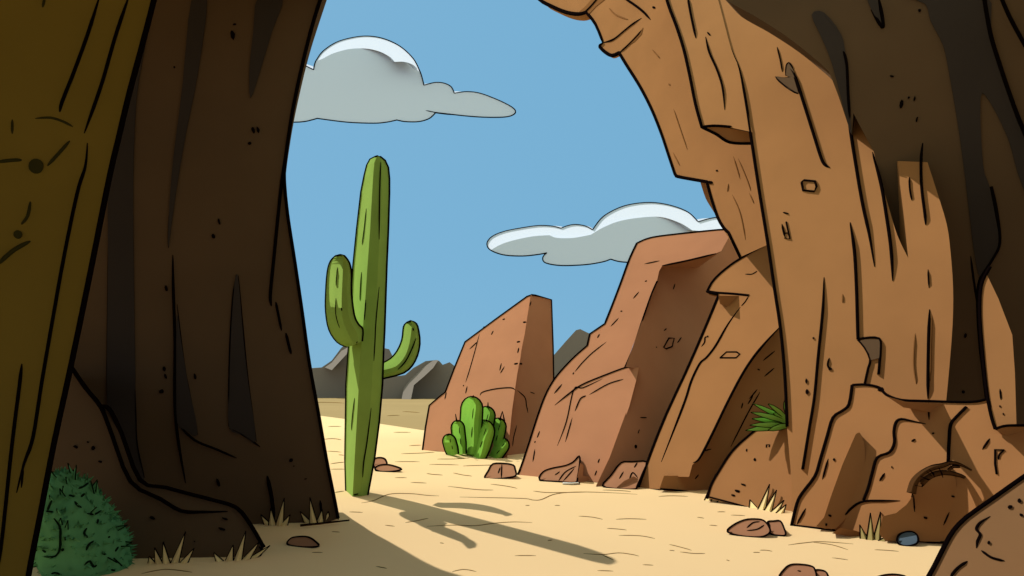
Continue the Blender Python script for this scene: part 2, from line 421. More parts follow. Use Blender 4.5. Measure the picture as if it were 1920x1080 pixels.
# ------------------------------------------------------------------ the great arch
arch = thing('rock_arch', (3.6, 7, 0), 'huge tan rock arch framing the right side of the view', 'rock arch')
# far inner side of the arch
m = MB()
PB = Plane((1265, 330, 12.2), (-.85, -.35, 0))
cont = smooth([(985,-40),(1008,-4),(1035,12),(1062,23),(1085,26),(1100,22)], 3)+smooth([(1100,24),(1117,46),(1131,80)], 3)+[(1124,86)]+smooth([(1124,87),(1134,97),(1147,104),(1160,99)], 3)+smooth([(1161,99),(1175,122),(1200,162),(1222,205),(1240,250),(1254,292),(1265,325)], 4)+smooth([(1268,330),(1280,333),(1326,341)], 2)+smooth([(1326,343),(1334,372),(1346,408),(1358,428),(1366,436)], 3)+[(1388,482)]
m.panel(cont+[(1441,458),(1446,440),(1438,310),(1432,232),(1345,225),(1325,215),(1290,60),(1262,-60),(1240,-160),(1020,-160)], PB, 1.6, TAN, 'L', 'arch back', .97)
m.ink(PB, cont, 7, 'n', 0); m.ink(PB, [(1326,341),(1337,343)], 6)
m.ink(PB, [(1097,23),(1110,10),(1125,-8)], 6, 'n')
m.blot(PB, [(1084,24),(1098,12),(1112,-4),(1138,-4),(1118,12),(1103,28),(1098,24)], FAINT, .01, 0)
m.ink(PB, [(1131,80),(1150,74),(1170,58),(1185,46),(1203,34)], 4.5)
m.ink(PB, [(1168,-5),(1188,8),(1206,22),(1220,37)], 5)
m.ink(PB, [(1160,100),(1176,86),(1194,68),(1205,55)], 5)
m.blot(PB, [(1172,90),(1186,74),(1206,52),(1203,64),(1190,78)], FAINT, .008, 0)
for l in ([(1142,15),(1155,28),(1178,37)],[(1263,204),(1275,240),(1289,281)],[(1262,286),(1275,311)],[(1375,293),(1388,336)],[(1384,297),(1400,335),(1408,358)],[(1366,344),(1364,360)],[(1373,365),(1388,400),(1398,450)],[(1405,362),(1414,382)],[(1223,93),(1238,110)]):
    m.ink(PB, l, 3, 'b', 5, FAINT)
m.ink(PB, [(1223,13),(1229,15)], 4); m.chip(PB, 1344, 320, 5, 4); m.ink(PB, [(1253,157),(1257,160)], 3, 'b', 5, FAINT)
m.build('arch_span', arch)
# front leg of the arch
m = MB()
PL = Plane((1480, 640, 8.0), (-.62, -.72, .3))
A = smooth([(1330,-60),(1352,20),(1371,92),(1386,130),(1398,190),(1409,262),(1424,360),(1440,458),(1452,540),(1464,620),(1472,710),(1476,800)], 3)
# block above the ledge
PC = Plane(PL.hit(1400, 200)-V((.02, .05, 0)), (-.8, -.5, .05))
PBk = Plane(PL.hit(1404, 200)+PL.n*.012, PL.n)
C = smooth([(1235,-60),(1252,5),(1268,48),(1282,92),(1294,145),(1304,195),(1316,238)], 3)
m.panel(C+[(1360,237),(1411,248)]+A[11::-1], PBk, .5, TAN, 'L', 'ledge block', .97)
edge = smooth([(1335,-30),(1362,0),(1420,33),(1480,72),(1530,112),(1554,134)], 4)+smooth([(1554,134),(1572,180),(1592,240),(1597,252)], 3)+[(1600,212)]+smooth([(1600,212),(1620,250),(1638,283)], 3)+smooth([(1638,283),(1650,330),(1664,380),(1682,440),(1703,484)], 3)+smooth([(1703,484),(1697,420),(1690,360),(1683,302)], 3)+[(1739,304)]+smooth([(1739,304),(1757,360),(1775,420),(1782,470),(1787,540),(1786,610),(1779,700),(1774,752)], 3)
core = MB()
core.panel([(1460,480),(1484,700),(1500,960),(1560,985),(1760,1005),(1850,985),(2150,900),(2150,-160),(1420,-160),(1440,250)], Plane((1500, 600, 12.4), (-.2, -.97, .05)), 1.2, TAN, 'D', 'core', .96)
core.build('rear_mass', arch)
body = A+[(1476,805),(1484,900),(1485,986),(1494,945),(1504,925),(1528,893),(1538,862),(1551,818),(1562,783),(1580,770),(1592,758),(1598,722),(1620,721),(1640,724),(1660,738),(1690,750),(1740,752),(1774,752)]
m.panel(body+edge[::-1], PL, 1.3, TAN, 'L', 'arch leg', .95)
m.ink(PBk, C, 6.5, 'n', 0)
PU = Plane(PBk.hit(1365, 245)+V((0, .10, 0)), (-.45, -.6, -.66))
m.panel([(1317,238),(1340,236),(1375,239),(1410,247),(1412,268),(1370,267),(1340,250)], PU, .3, TAN, 'D', 'ledge underside')
m.ink(PU, [(1317,238),(1340,236),(1375,239),(1410,247)], 5, 'n'); m.ink(PU, [(1317,239),(1342,251),(1369,267),(1412,269)], 6, 'n')
m.ink(PL, A[6:], 6.5, 's', 0)
m.ink(PBk, [(1289,-8),(1296,30),(1305,72)], 5); m.ink(PBk, [(1323,69),(1330,98),(1345,132),(1355,165),(1359,206)], 4.5); m.ink(PBk, [(1326,60),(1332,67)], 3)
# long seams
m.ink(PL, [(1475,122),(1490,142),(1506,190),(1525,250),(1540,297),(1548,310),(1556,314)], 6)
m.blot(PL, [(1474,142),(1475,124),(1479,119),(1487,131),(1492,145),(1487,147)], SHADEROCK, .01, 0)
m.blot(PL, [(1455,144),(1471,147),(1488,145),(1497,175),(1480,168),(1465,155)], SHADEROCK, .012, 0)
m.ink(PL, [(1453,144),(1470,147),(1487,144)], 4); m.ink(PL, [(1455,146),(1475,163),(1496,176)], 4.5); m.ink(PL, [(1473,142),(1475,122),(1480,119),(1488,132)], 4)
m.ink(PL, [(1457,88),(1463,112),(1467,135)], 3)
m.ink(PL, [(1503,342),(1507,338),(1528,340),(1531,350),(1527,359),(1506,357),(1503,342)], 5, 'n', 0)
m.ink(PL, [(1468,398),(1479,401)], 3.5)
m.ink(PL, [(1466,420),(1472,445)], 4.5); m.ink(PL, [(1474,416),(1481,448),(1471,446)], 3.5, 'n', 0); m.ink(PL, [(1470,437),(1478,437)], 3)
m.ink(PL, [(1577,60),(1584,90),(1588,150),(1593,230),(1605,310),(1617,380),(1630,440),(1640,500)], 6.5)
m.ink(PL, [(1638,295),(1652,345),(1663,410),(1671,470),(1674,527)], 6.5)
m.ink(PL, [(1594,417),(1602,470),(1606,540),(1608,610),(1609,636)], 6.5, 's')
m.ink(PL, [(1545,520),(1543,580),(1534,670),(1527,745),(1518,800),(1505,880)], 6, 's')
m.ink(PL, [(1580,551),(1580,568)], 3, 'b', 5, FAINT); m.ink(PL, [(1716,625),(1713,680),(1718,720)], 3, 'b', 5, FAINT)
m.blot(PL, [(1612,640),(1622,637),(1650,637),(1651,660),(1648,672),(1632,676),(1630,664)], SHADEROCK, .01, 0)
m.ink(PL, [(1609,636),(1630,633),(1648,635),(1651,650),(1649,680),(1647,702)], 5.5, 'n', 2); m.ink(PL, [(1609,637),(1622,652),(1632,674),(1628,690),(1621,722)], 5, 'n', 2); m.ink(PL, [(1626,640),(1634,670)], 3)
m.ink(PL, [(1555,671),(1552,684),(1556,693)], 4); m.chip(PL, 1557, 692, 8, 6)
m.chip(PL, 1525, 634, 4, 4); m.chip(PL, 1513, 735, 7, 12); m.chip(PL, 1512, 715, 5, 10)
m.ink(PL, [(1743,580),(1741,640),(1740,700),(1740,748)], 6); m.ink(PL, [(1747,590),(1745,650),(1744,715)], 4, 'b', 5, FAINT)
m.ink(PL, [(1740,505),(1742,540)], 3.2); m.ink(PL, [(1705,332),(1706,355),(1710,376)], 3.6)
m.ink(PL, [(1730,268),(1727,300),(1728,350),(1734,400),(1736,422)], 5.5)
m.build('arch_leg', arch)
# ceiling and turned-away side of the leg, shade painted into their colour
m = MB()
PD = Plane(PL.hit(1640, 285)-V((.0, .12, 0)), (-.45, -.87, -.12))
m.panel(edge+[(1852,752),(1880,800),(2100,820),(2100,-160),(1300,-160)], PD, .8, SHADEROCK, 'D', 'ceiling', .96)
def streak(pl, pts): m.blot(pl, pts, CREVSHADE, .01, 3)
streak(PD, [(1522,28),(1545,24),(1577,65),(1586,110),(1590,180),(1597,250),(1585,215),(1560,120),(1540,70)])
streak(PD, [(1625,-5),(1643,-5),(1648,20),(1653,50),(1640,30)])
streak(PD, [(1700,-10),(1845,-12),(1858,60),(1875,120),(1905,200),(1930,270),(1935,380),(1910,330),(1890,260),(1855,190),(1838,185),(1843,310),(1855,350),(1872,440),(1874,456),(1840,520),(1826,470),(1815,380),(1800,260),(1780,140),(1768,85),(1745,40),(1735,8)])
m.ink(PD, [(1540,22),(1560,45),(1577,68)], 4); m.ink(PD, [(1579,90),(1587,120),(1590,180),(1594,235)], 7, 'b')
m.ink(PD, [(1633,18),(1650,45),(1656,50),(1653,25),(1647,-5)], 6.5, 'b')
m.ink(PD, [(1842,-20),(1850,30),(1858,70),(1870,110),(1890,170),(1908,220),(1925,262),(1945,330)], 9.5, 'n')
m.ink(PD, [(1876,-8),(1895,35),(1925,90)], 7, 'n')
m.ink(PD, [(1817,62),(1822,85),(1834,99)], 4); m.ink(PD, [(1770,82),(1785,120),(1803,166)], 4)
m.ink(PD, [(1820,240),(1822,290),(1834,355),(1837,405),(1846,490)], 3)
m.ink(PD, [(1858,350),(1868,395),(1874,455),(1858,490),(1840,520),(1834,560),(1838,640),(1845,700),(1851,752)], 7, 'n')
m.ink(PD, [(1820,480),(1828,540),(1834,575)], 4); m.ink(PD, [(1636,285),(1645,320),(1655,360)], 4)
for x, y, ww, hh in ((1724,20,6,6),(1672,143,9,5),(1690,195,10,22),(1704,183,5,5),(1715,185,4,11),(1719,224,4,13),(1810,630,6,10),(1806,735,7,7)): m.chip(PD, x, y, ww, hh, 10)
m.build('ceiling', arch)
# lit block at far right
m = MB()
PF = Plane((1870, 660, 6.25), (-.7, -.6, .38))
m.panel([(1850,514),(1872,560),(1898,628),(1903,700),(1906,800),(1870,800),(1855,745),(1843,670),(1837,590),(1840,535)], PF, .3, TAN, 'L', 'right block', .97)
m.ink(PF, [(1856,500),(1840,535),(1837,590),(1843,670),(1850,735),(1858,778),(1866,804)], 6.5, 'n'); m.ink(PF, [(1875,729),(1877,750)], 3.5); m.chip(PF, 1875, 762, 3, 4); m.chip(PF, 1881, 776, 3, 5)
PG = Plane((1890, 805, 5.9), (-.1, -.8, -.6))
m.panel([(1866,806),(1900,797),(2000,795),(2000,850),(1920,823),(1890,818)], PG, .4, TAN, 'D', 'right underside')
m.ink(PG, [(1866,805),(1885,799),(1920,798),(1990,797)], 6, 'n')
m.build('hanging_block', arch)
# buttress rocks at the foot of the leg
m = MB()
PQ = Plane(gp(1620, 1003), (-.5, -.7, .5))
o = smooth([(1484,988),(1494,945),(1504,925),(1528,893),(1536,866),(1560,785)], 3)+[(1566,778),(1590,765),(1598,722)]+smooth([(1598,722),(1620,721),(1640,726),(1660,738)], 3)[1:]+[(1690,750),(1740,752),(1800,754),(1851,749),(1866,806),(2000,797),(2050,900),(1860,1020),(1700,1020),(1640,1008),(1560,996)]
m.panel(o, PQ, 1.2, SLAB, 'L', 'buttress', .93)
m.ink(PQ, [(1484,987),(1494,945),(1504,925),(1528,893),(1538,862),(1551,818),(1562,783),(1580,770),(1592,758),(1598,722)], 6.5, 'n', 3)
m.ink(PQ, [(1598,722),(1620,721),(1640,724),(1652,729),(1662,740),(1690,750),(1740,752),(1800,754),(1830,753),(1851,748)], 6, 'n', 3)
m.ink(PQ, [(1484,985),(1530,990),(1565,996),(1610,1008),(1660,1014),(1720,1016),(1780,1017)], 5, 'n', 3)
m.ink(PQ, [(1736,795),(1712,790),(1690,786),(1680,792),(1676,810),(1677,830),(1668,848),(1645,858),(1636,885),(1628,915),(1619,938)], 6, 's', 3)
m.ink(PQ, [(1562,994),(1580,970),(1600,950),(1620,940),(1655,939),(1688,939)], 5, 'e', 3)
m.ink(PQ, [(1812,763),(1795,780),(1783,795),(1780,820),(1778,866)], 6.5, 'n', 3)
m.ink(PQ, [(1741,755),(1742,787)], 3.5)
W1 = Plane(PQ.hit(1590, 900)-V((0, .05, 0)), (-.12, -.92, .36))
m.panel(smooth([(1604,815),(1612,811),(1620,830),(1622,860),(1616,900),(1608,940),(1590,965),(1566,992),(1530,987)], 2)+[(1545,970),(1560,925),(1580,870)], W1, .3, SLAB, 'D', 'hollow')
W2 = Plane(PQ.hit(1740, 970)-V((0, .08, 0)), (-.12, -.92, .36))
m.panel([(1655,968),(1680,962),(1700,946),(1711,930),(1712,905),(1722,892),(1745,878),(1778,868),(1788,885),(1792,900),(1797,940),(1792,985),(1780,1016),(1660,1014),(1648,1000),(1652,985)], W2, .4, SLAB, 'D', 'den')
W3 = Plane(PQ.hit(1740, 765)-V((0, .05, 0)), (.05, -.9, -.3))
m.panel([(1664,744),(1700,754),(1760,757),(1815,757),(1800,770),(1788,783),(1765,780),(1744,773),(1720,768),(1694,764)], W3, .2, SLAB, 'D', 'overhang shade')
m.panel([(1575,990),(1600,994),(1622,1000),(1640,1008),(1700,1016),(1660,1020),(1560,1000)], Plane(PQ.hit(1620, 1000)-V((0, .04, 0)), (.2, -.97, 0)), .2, SLAB, 'D', 'foot')
for a, b in (((1553,860),(1542,899)),((1511,953),(1494,983)),((1659,887),(1649,902)),((1716,823),(1709,828)),((1747,813),(1752,812)),((1856,822),(1842,843)),((1553,963),(1547,985))): m.ink(PQ, [a, b], 4.2)
m.ink(PQ, [(1883,844),(1866,843),(1866,870),(1869,889)], 4.2, 'n', 0); m.ink(PQ, [(1883,844),(1874,852),(1872,862)], 3.5)
for x, y, ww, hh in ((1564,862,5,5),(1672,876,3,4),(1651,730,13,8)): m.chip(PQ, x, y, ww, hh)
for a, b in (((1713,928),(1715,960)),((1780,960),(1769,985)),((1794,940),(1792,988))): m.ink(W2, [a, b], 3.4)
for x, y, ww, hh in ((1735,971,8,5),(1787,931,7,4),(1556,967,8,4),(1549,984,5,6)): m.chip(W2 if x > 1700 else W1, x, y, ww, hh, 20)
m.build('buttress', arch)

# ------------------------------------------------------------------ left pillar
pil = thing('rock_pillar', (-3, 7, 0), 'brown rock pillar with painted shade and tall black crevice streaks, left of the saguaro', 'rock pillar')
m = MB()
PP = Plane(gp(560, 980), (.16, -.98, .1))
rt = smooth([(640,-120),(600,0),(582,60),(566,125),(551,195),(541,255),(535,300),(533,335),(539,400),(552,485),(566,580),(580,680),(596,768),(612,860),(626,930),(634,972)], 4)
m.panel(rt+[(600,985),(480,1005),(300,1060),(60,1060),(20,800),(60,-120)], PP, .8, SHADEROCK, 'D', 'pillar', .95)
m.ink(PP, rt, 7, 'n', 0)
def streak(pts): m.blot(PP, pts, CREVSHADE, .008, 3)
streak([(360,-5),(389,-5),(371,140),(350,245),(332,350),(322,420),(316,463),(317,400),(325,300),(342,165)])
streak([(484,-5),(531,-5),(510,60),(489,130),(470,184),(468,130),(475,60)])
streak([(278,40),(270,100),(256,190),(250,350),(252,560),(254,700),(256,830),(270,895),(260,893),(230,825),(205,770),(201,720),(203,500),(205,330),(235,170)])
streak([(332,592),(340,640),(354,725),(370,800),(366,818),(348,806),(333,793),(331,720)])
streak([(443,517),(448,532),(457,640),(466,720),(480,826),(455,815),(430,801),(430,720),(437,560)])
for l, ww in (([(324,478),(325,540),(328,640),(328,760),(335,830),(348,906)],6),([(333,795),(365,825),(405,842),(444,859)],5),([(430,803),(455,815),(488,838)],4.5),
              ([(443,515),(437,560),(432,640),(430,720),(429,800)],4.5),([(447,517),(456,620),(466,720),(481,829)],3.2),([(332,570),(345,680),(358,750),(371,816)],3.2),
              ([(205,340),(203,500),(201,720),(206,772)],3),([(251,690),(254,770),(257,835),(271,896)],4),([(534,290),(525,370),(513,490),(507,553),(509,574)],7),
              ([(517,566),(522,590),(528,620)],5.5),([(536,624),(541,645),(546,664)],6),([(318,395),(316,430),(316,465)],3),([(501,892),(509,930),(514,972)],8),([(600,938),(603,962)],5)):
    m.ink(PP, l, ww)
for x, y, ww, hh in ((436,65,9,20),(440,46,8,4),(475,244,7,13),(484,244,7,14),(468,269,8,6),(411,416,5,14),(400,443,7,10),(312,541,6,12),(308,691,7,10),(311,706,5,12),(303,734,9,9),(327,126,4,4),(366,706,6,14),(546,863,10,7),(573,898,6,3),(409,905,7,16),(551,874,3,3)): m.chip(PP, x, y, ww, hh, -15)
m.build('pillar_shaft', pil)
m = MB()
PT = Plane(gp(400, 1045), (.05, -.9, .42))
m.panel([(133,688),(160,727),(192,763),(225,812),(262,900),(350,925),(443,952),(470,985),(494,1026),(486,1048),(420,1052),(230,1064),(40,1085),(20,700)], PT, .7, SHADEROCK, 'D', 'foot', .95)
m.ink(PT, [(133,688),(160,727),(190,765),(210,815),(245,903),(300,935),(340,958),(380,960),(427,959)], 8, 'e', 3)
m.ink(PT, [(190,764),(196,761),(208,772),(228,814),(262,900),(310,914),(350,925),(400,938),(443,952),(470,985),(494,1026)], 8, 'n', 3)
m.ink(PT, [(240,1056),(330,1055),(410,1052)], 4, 'n')
for x, y, ww, hh in ((142,838,10,6),(175,840,9,9),(188,866,9,5),(286,971,14,7),(422,973,12,5),(416,992,16,5),(165,829,4,3),(365,1015,3,3)): m.chip(PT, x, y, ww, hh, 20)
m.ink(PT, [(485,1025),(492,1032),(484,1044),(476,1044)], 5)
m.build('pillar_foot', pil)

# olive column, nearest on the left
m = MB()
PO = Plane((120, 560, 3.3), (.25, -.96, .08))
rt = smooth([(320,-140),(288,0),(264,92),(240,182),(222,258),(204,335),(167,520),(132,688),(101,830),(75,965),(52,1085),(30,1240)], 4)
m.panel(rt+[(-350,1240),(-350,-140)], PO, 1.0, OLIVE, 'D', 'olive', .97)
m.ink(PO, rt, 9.5, 'n', 0)
for l, ww in (([(187,-8),(166,60),(140,132),(117,190),(112,210)],7),([(242,-8),(216,70),(190,160),(158,250)],7),
              ([(164,268),(160,312),(145,362),(120,482),(97,610),(78,720),(62,820),(45,870),(31,924)],7),([(41,682),(37,720),(22,840),(4,1010),(-8,1090)],7),([(44,876),(40,915)],4)):
    m.ink(PO, l, ww, 'b')
for l, ww in (([(-5,304),(20,301),(41,300)],8),([(89,311),(110,288),(131,264)],6.5),([(66,222),(95,221),(118,228),(137,238)],5.5),([(23,224),(23,251)],5),([(57,378),(52,405),(40,421)],6),([(-4,496),(25,470),(57,452)],9),([(84,-4),(80,14)],5)):
    m.ink(PO, l, ww, 'b', 4, OLIVEMARK)
for x, y, r in ((68, 312, 14), (34, 440, 8)): m.blot(PO, [(x+r*math.cos(k*.9), y+r*math.sin(k*.9)) for k in range(7)], OLIVEMARK, .006, 2)
tag(m.build('rock_column'), 'olive rock column running off the frame, nearest of the dark rocks', 'rock column')

# boulder in the near right corner
m = MB()
PN = Plane((1830, 1020, 3.9), (-.35, -.62, .7))
e = [(1735,1092),(1752,1062),(1772,1022),(1788,995),(1812,970),(1860,936),(1925,890),(2000,840)]
m.panel(e+[(2200,860),(2200,1250),(1700,1250)], PN, .8, FGROCK, 'L', 'near boulder', .95)
m.ink(PN, e, 9, 'n', 2)
m.ink(PN, [(1857,968),(1838,980),(1831,992),(1838,1002),(1833,1015),(1831,1028)], 5.5); m.ink(PN, [(1840,1032),(1858,1045),(1884,1052)], 6); m.ink(PN, [(1814,1052),(1795,1066),(1782,1082)], 6)
for x, y, ww, hh in ((1911,939,9,9),(1894,951,9,8),(1854,1018,7,8),(1915,966,10,6)): m.chip(PN, x, y, ww, hh, 20)
tag(m.build('boulder'), 'near brown boulder cut off by the bottom right corner', 'boulder')

# unseen roof over the viewer, shaped to hold back sky light
m = MB()
rim = [(-16, 7.9, 7.3), (-4.5, 7.8, 7.25), (-2.4, 7.7, 7.2), (-1.6, 6.0, 6.5), (-.6, 4.8, 5.8), (.8, 4.6, 5.7), (3.2, 4.9, 5.8), (4.4, 6.3, 6.6), (6.5, 6.3, 6.7), (16, 6.3, 6.8)]
for (a_, b_) in zip(rim[:-1], rim[1:]):
    q0, q1 = V(a_), V(b_); r0, r1 = V((a_[0], -3.5, 5.6)), V((b_[0], -3.5, 5.6)); up = V((0, -.3, 1.5))
    m.solid([q0, q1, r1, r0], [q0+up, q1+up, r1+up, r0+up], SHADEROCK)
tag(m.build('shade_roof'), 'unseen rock roof added overhead to darken pillar and arch', 'shade roof')
# ------------------------------------------------------------------ saguaro
def wedge_body(mb, st, d, m, kL=2.7, kR=.5, ink=4.5, inner=(), back=.5):
    """stations (L, T, R) in pixels: a lit facet L-T, a turned-away facet T-R and a rounded back"""
    rows = []; d0 = d
    wm = max(math.hypot(T[0]-L[0], T[1]-L[1]) for L, T, R in st)
    for i_, (L, T, R) in enumerate(st):
        d = d0 if not isinstance(d0, tuple) else d0[0]+(d0[1]-d0[0])*i_/(len(st)-1)
        u = d/F
        wl = max(1.0, math.hypot(T[0]-L[0], T[1]-L[1]))*u; wr = max(1.0, math.hypot(R[0]-T[0], R[1]-T[1]))*u
        dL = d+kL*(.3*wl+.7*wm*u)+.004; dR = d+kR*wr+.004
        pT = at(*T, d); pL = at(*L, dL); pR = at(*R, dR)
        pM = at((T[0]*.45+R[0]*.55), (T[1]*.45+R[1]*.55), d+kR*wr*.18)
        bk = (pL+pR)/2 + V((0, (wl+wr)*back, 0))
        bl = pL*.6+bk*.4 + V((0, (wl+wr)*.12, 0)); br = pR*.6+bk*.4+V((0, (wl+wr)*.12, 0))
        rows.append([pL, pT, pM, pR, br, bk, bl])
    b = mb.bm; mi = mb.mi(m)
    vs = [[b.verts.new(p) for p in r] for r in rows]; fs = []
    k = len(vs[0])
    for i in range(len(vs)-1):
        for j in range(k):
            fs.append(b.faces.new((vs[i][j], vs[i][(j+1) % k], vs[i+1][(j+1) % k], vs[i+1][j])))
    fs.append(b.faces.new(vs[0][::-1])); fs.append(b.faces.new(vs[-1]))
    for f in fs: f.material_index = mi
    bmesh.ops.recalc_face_normals(b, faces=fs)
    if ink:
        a = [r[0] for r in rows]; c = [r[3] for r in rows]
        mb.ink3(a[::-1]+[rows[0][1]]+c, ink, 'n')
    return rows
def st_smooth(st, n=4):
    A_ = [smooth([s_[i] for s_ in st], n) for i in range(3)]
    return list(zip(*A_))
D = gd(931)
sag = thing('saguaro', gp(668, 931), 'tall green saguaro with one arm on each side, alone on the sand', 'cactus')
m = MB()
st = [((704,294),(708,293),(713,294)),((694,299),(705,297),(722,301)),((688,310),(702,305),(728,314)),((683,330),(700,325),(730,335)),((677,360),(698,358),(730,362)),((669,430),(694,430),(728,430)),((662,500),(689,500),(725,500)),((659,560),(685,560),(723,560)),((656,620),(680,620),(721,620)),((653,660),(676,660),(719,660)),((649,720),(673,720),(717,720)),((648,790),(669,790),(711,790)),((647,860),(665,860),(702,860)),((649,933),(661,934),(689,931))]
rows = wedge_body(m, st, D, SAG, ink=4.6)
fa = Plane(at(690, 500, D+.03), (.3, -1, 0)); lf = Plane(at(*st[6][1], D), (rows[6][1]-rows[6][0]).cross(V((0, 0, 1))))
def on_rows(pts, wv, mb):
    out_ = []
    for px, py in smooth(pts, 4) if len(pts) > 2 else [tuple(pts[0][i]+(pts[1][i]-pts[0][i])*k/5 for i in (0, 1)) for k in range(6)]:
        out_.append(V((px, py, 0)))
    return out_
from mathutils.bvhtree import BVHTree
def surf_ink(mb, lines, wv, mm=None):
    """short strokes laid on a finished body"""
    mb.bm.normal_update(); t = BVHTree.FromBMesh(mb.bm)
    for l in lines:
        q = smooth(l, 4) if len(l) > 2 else [tuple(l[0][i]+(l[1][i]-l[0][i])*k/5 for i in (0, 1)) for k in range(6)]
        pts = []
        for p in q:
            h = t.ray_cast(CAM, ray(*p).normalized())
            if h[0]: pts.append(h[0])
        if len(pts) > 1: mb.ink3(pts, wv, 'b', mm)
surf_ink(m, [[(714,304),(712,360),(711,449)],[(687,391),(683,430),(679,458)],[(678,510),(676,540),(675,563)],[(711,538),(705,600),(703,640),(701,677)],[(665,746),(661,780),(659,806)],[(696,765),(688,830),(682,866),(680,895)],[(686,562),(683,600)],[(663,928),(672,926)]], 3.2)
m.build('trunk', sag)
m = MB()
st = st_smooth([((630,480),(638,478),(646,480)),((620,490),(643,484),(655,493)),((614,510),(643,505),(659,515)),((611,550),(641,550),(659,550)),((611,585),(641,590),(664,590)),((617,618),(648,614),(672,608)),((632,641),(657,634),(680,617)),((650,650),(664,647),(679,640))], 3)
wedge_body(m, st, (D-.5, D-.12), SAG, ink=4.5)
surf_ink(m, [[(633,501),(630,535)],[(630,559),(630,590),(637,615)],[(640,577),(641,583)],[(653,652),(656,654),(663,653),(670,640)]], 3.2)
m.build('arm', sag)
m = MB()
st = st_smooth([((763,605),(770,602),(776,604)),((757,613),(772,611),(783,612)),((754,637),(768,642),(787,645)),((745,658),(759,668),(778,677)),((732,673),(742,687),(757,699)),((714,683),(717,694),(712,711))], 3)
wedge_body(m, st, D+.42, SAG, ink=4.5)
surf_ink(m, [[(780,634),(772,655),(760,678),(746,693)],[(774,615),(776,620)]], 3.2)
m.build('arm', sag)

# clump of barrel stems
cl = thing('cactus_clump', gp(890, 860), 'clump of seven stubby light green cactus stems before the slanting red rock', 'cactus')
def lobe(bx, by, tx, ty, hw, d, ww=4.4):
    mb = MB(); ax = V((tx-bx, ty-by, 0)); L = ax.length; ax.normalize(); pe = V((-ax.y, ax.x, 0))
    if pe.x < 0: pe = -pe
    st = []
    for k in range(11):
        t = 1-(k/10)**1.8
        h = hw*min(1, math.sqrt(max(0.01, 1-max(0, (t-(1-hw*1.1/L))/(hw*1.1/L))**2)))*(.82+.18*min(1, t*3))
        c = V((bx, by, 0))+ax*(L*t)
        wig = math.sin(t*9)*.06
        st.append(tuple((c+pe*(h*q)).xy for q in (-1, .32+wig, 1)))
    st = [tuple((p[0], p[1]) for p in s_) for s_ in st]
    wedge_body(mb, st, d, CLUMP, ink=ww)
    return mb
CD = gd(857)
for bx, by, tx, ty, hw, dd in ((a_[0], a_[1], a_[2], a_[3], a_[4]*1.02, a_[5]) for a_ in ((880,852,886,744,20,0),(903,830,915,763,16,.25),(864,852,857,789,12,.15),(850,854,839,815,12,-.02),(892,861,913,789,20,-.35),(924,845,937,785,15,.1),(921,862,949,824,14,-.25))):
    lo = lobe(bx, by, tx, ty, hw, CD+dd)
    L2 = [[(bx+(tx-bx)*a+2, by+(ty-by)*a), (bx+(tx-bx)*(a+.18)+3, by+(ty-by)*(a+.18))] for a in (.3, .62)]
    surf_ink(lo, L2, 2.4)
    lo.build('stem', cl)
for b0, t0 in (((856,788),(854,776)),((915,763),(915,754)),((937,788),(942,771)),((946,790),(942,771)),((886,745),(888,741)),((948,826),(952,823))):
    m = MB(); m.ink3([at(*b0, CD), at(*t0, CD)], 4, 'e'); m.build('spine', cl)

# ------------------------------------------------------------------ loose stones
def stone(top, low, label, mm=None, lines=(), d=None, n=(-.2, -.55, .81), wv=4, grp='loose stones on the sand', shadow_n=(.15, -.97, .15), name='stone'):
    """top: the sunlit upper facets; low: the turned-away strip near the ground"""
    mb = MB(); yb = max(p[1] for p in top+low); xb = sum(p[0] for p in top)/len(top)
    P = Plane(gp(xb, yb), n)
    o = smooth(top, 3, True)
    mb.panel(o, P, .35, mm or STONE, 'L', label[:20], .8)
    if low: mb.panel(low, Plane(P.hit(*low[0])-V((0, .015, 0)), shadow_n), .08, mm or STONE, 'D', 'low')
    mb.ink3([P.hit(*p) for p in o+o[:1]], wv, 'n')
    for l in lines: mb.ink(P, l, wv*.8)
    return tag(mb.build(name), label, 'stone', grp)
stone([(538,1019),(546,1009),(562,1006),(578,1007),(590,1014),(598,1024),(575,1026),(550,1024)], [], 'flat brown stone in the shade near the dark pillar foot')
stone([(700,870),(702,861),(712,858),(722,861),(726,872),(722,878),(704,877)], [(703,871),(714,868),(724,874),(722,879),(704,878)], 'rounded brown stone tucked behind the saguaro base')
stone([(703,879),(710,873),(725,871),(740,874),(753,880),(735,884),(712,884)], [(706,880),(735,880),(750,880),(735,885),(712,885)], 'pointed flat brown stone right of the saguaro base')
stone([(909,897),(916,882),(924,870),(945,869),(962,872),(966,880),(967,892),(950,896),(930,898)], [(912,895),(930,890),(965,888),(966,893),(930,898)], 'cracked squarish brown stone left of the big ledge rock', lines=[[(941,870),(940,897)],[(938,876),(934,888)]])
stone([(1012,900),(1018,885),(1035,878),(1060,873),(1075,866),(1086,855),(1087,870),(1083,895),(1078,905),(1045,903)], [(1015,899),(1040,892),(1060,886),(1052,902),(1030,902)], 'jagged brown shard leaning on the foot of the big ledge rock', lines=[[(1047,902),(1060,885),(1080,874)],[(1056,902),(1077,878)],[(1040,891),(1050,884)]])
stone([(1130,911),(1145,892),(1164,868),(1185,866),(1212,866),(1206,885),(1195,910),(1190,917),(1160,917)], [(1156,914),(1170,902),(1188,893),(1197,898),(1190,917),(1160,917)], 'angular brown stone wedged between ledge rock and leaning slab', lines=[[(1169,884),(1161,898)],[(1195,867),(1189,877)],[(1180,900),(1186,886),(1196,896)]])
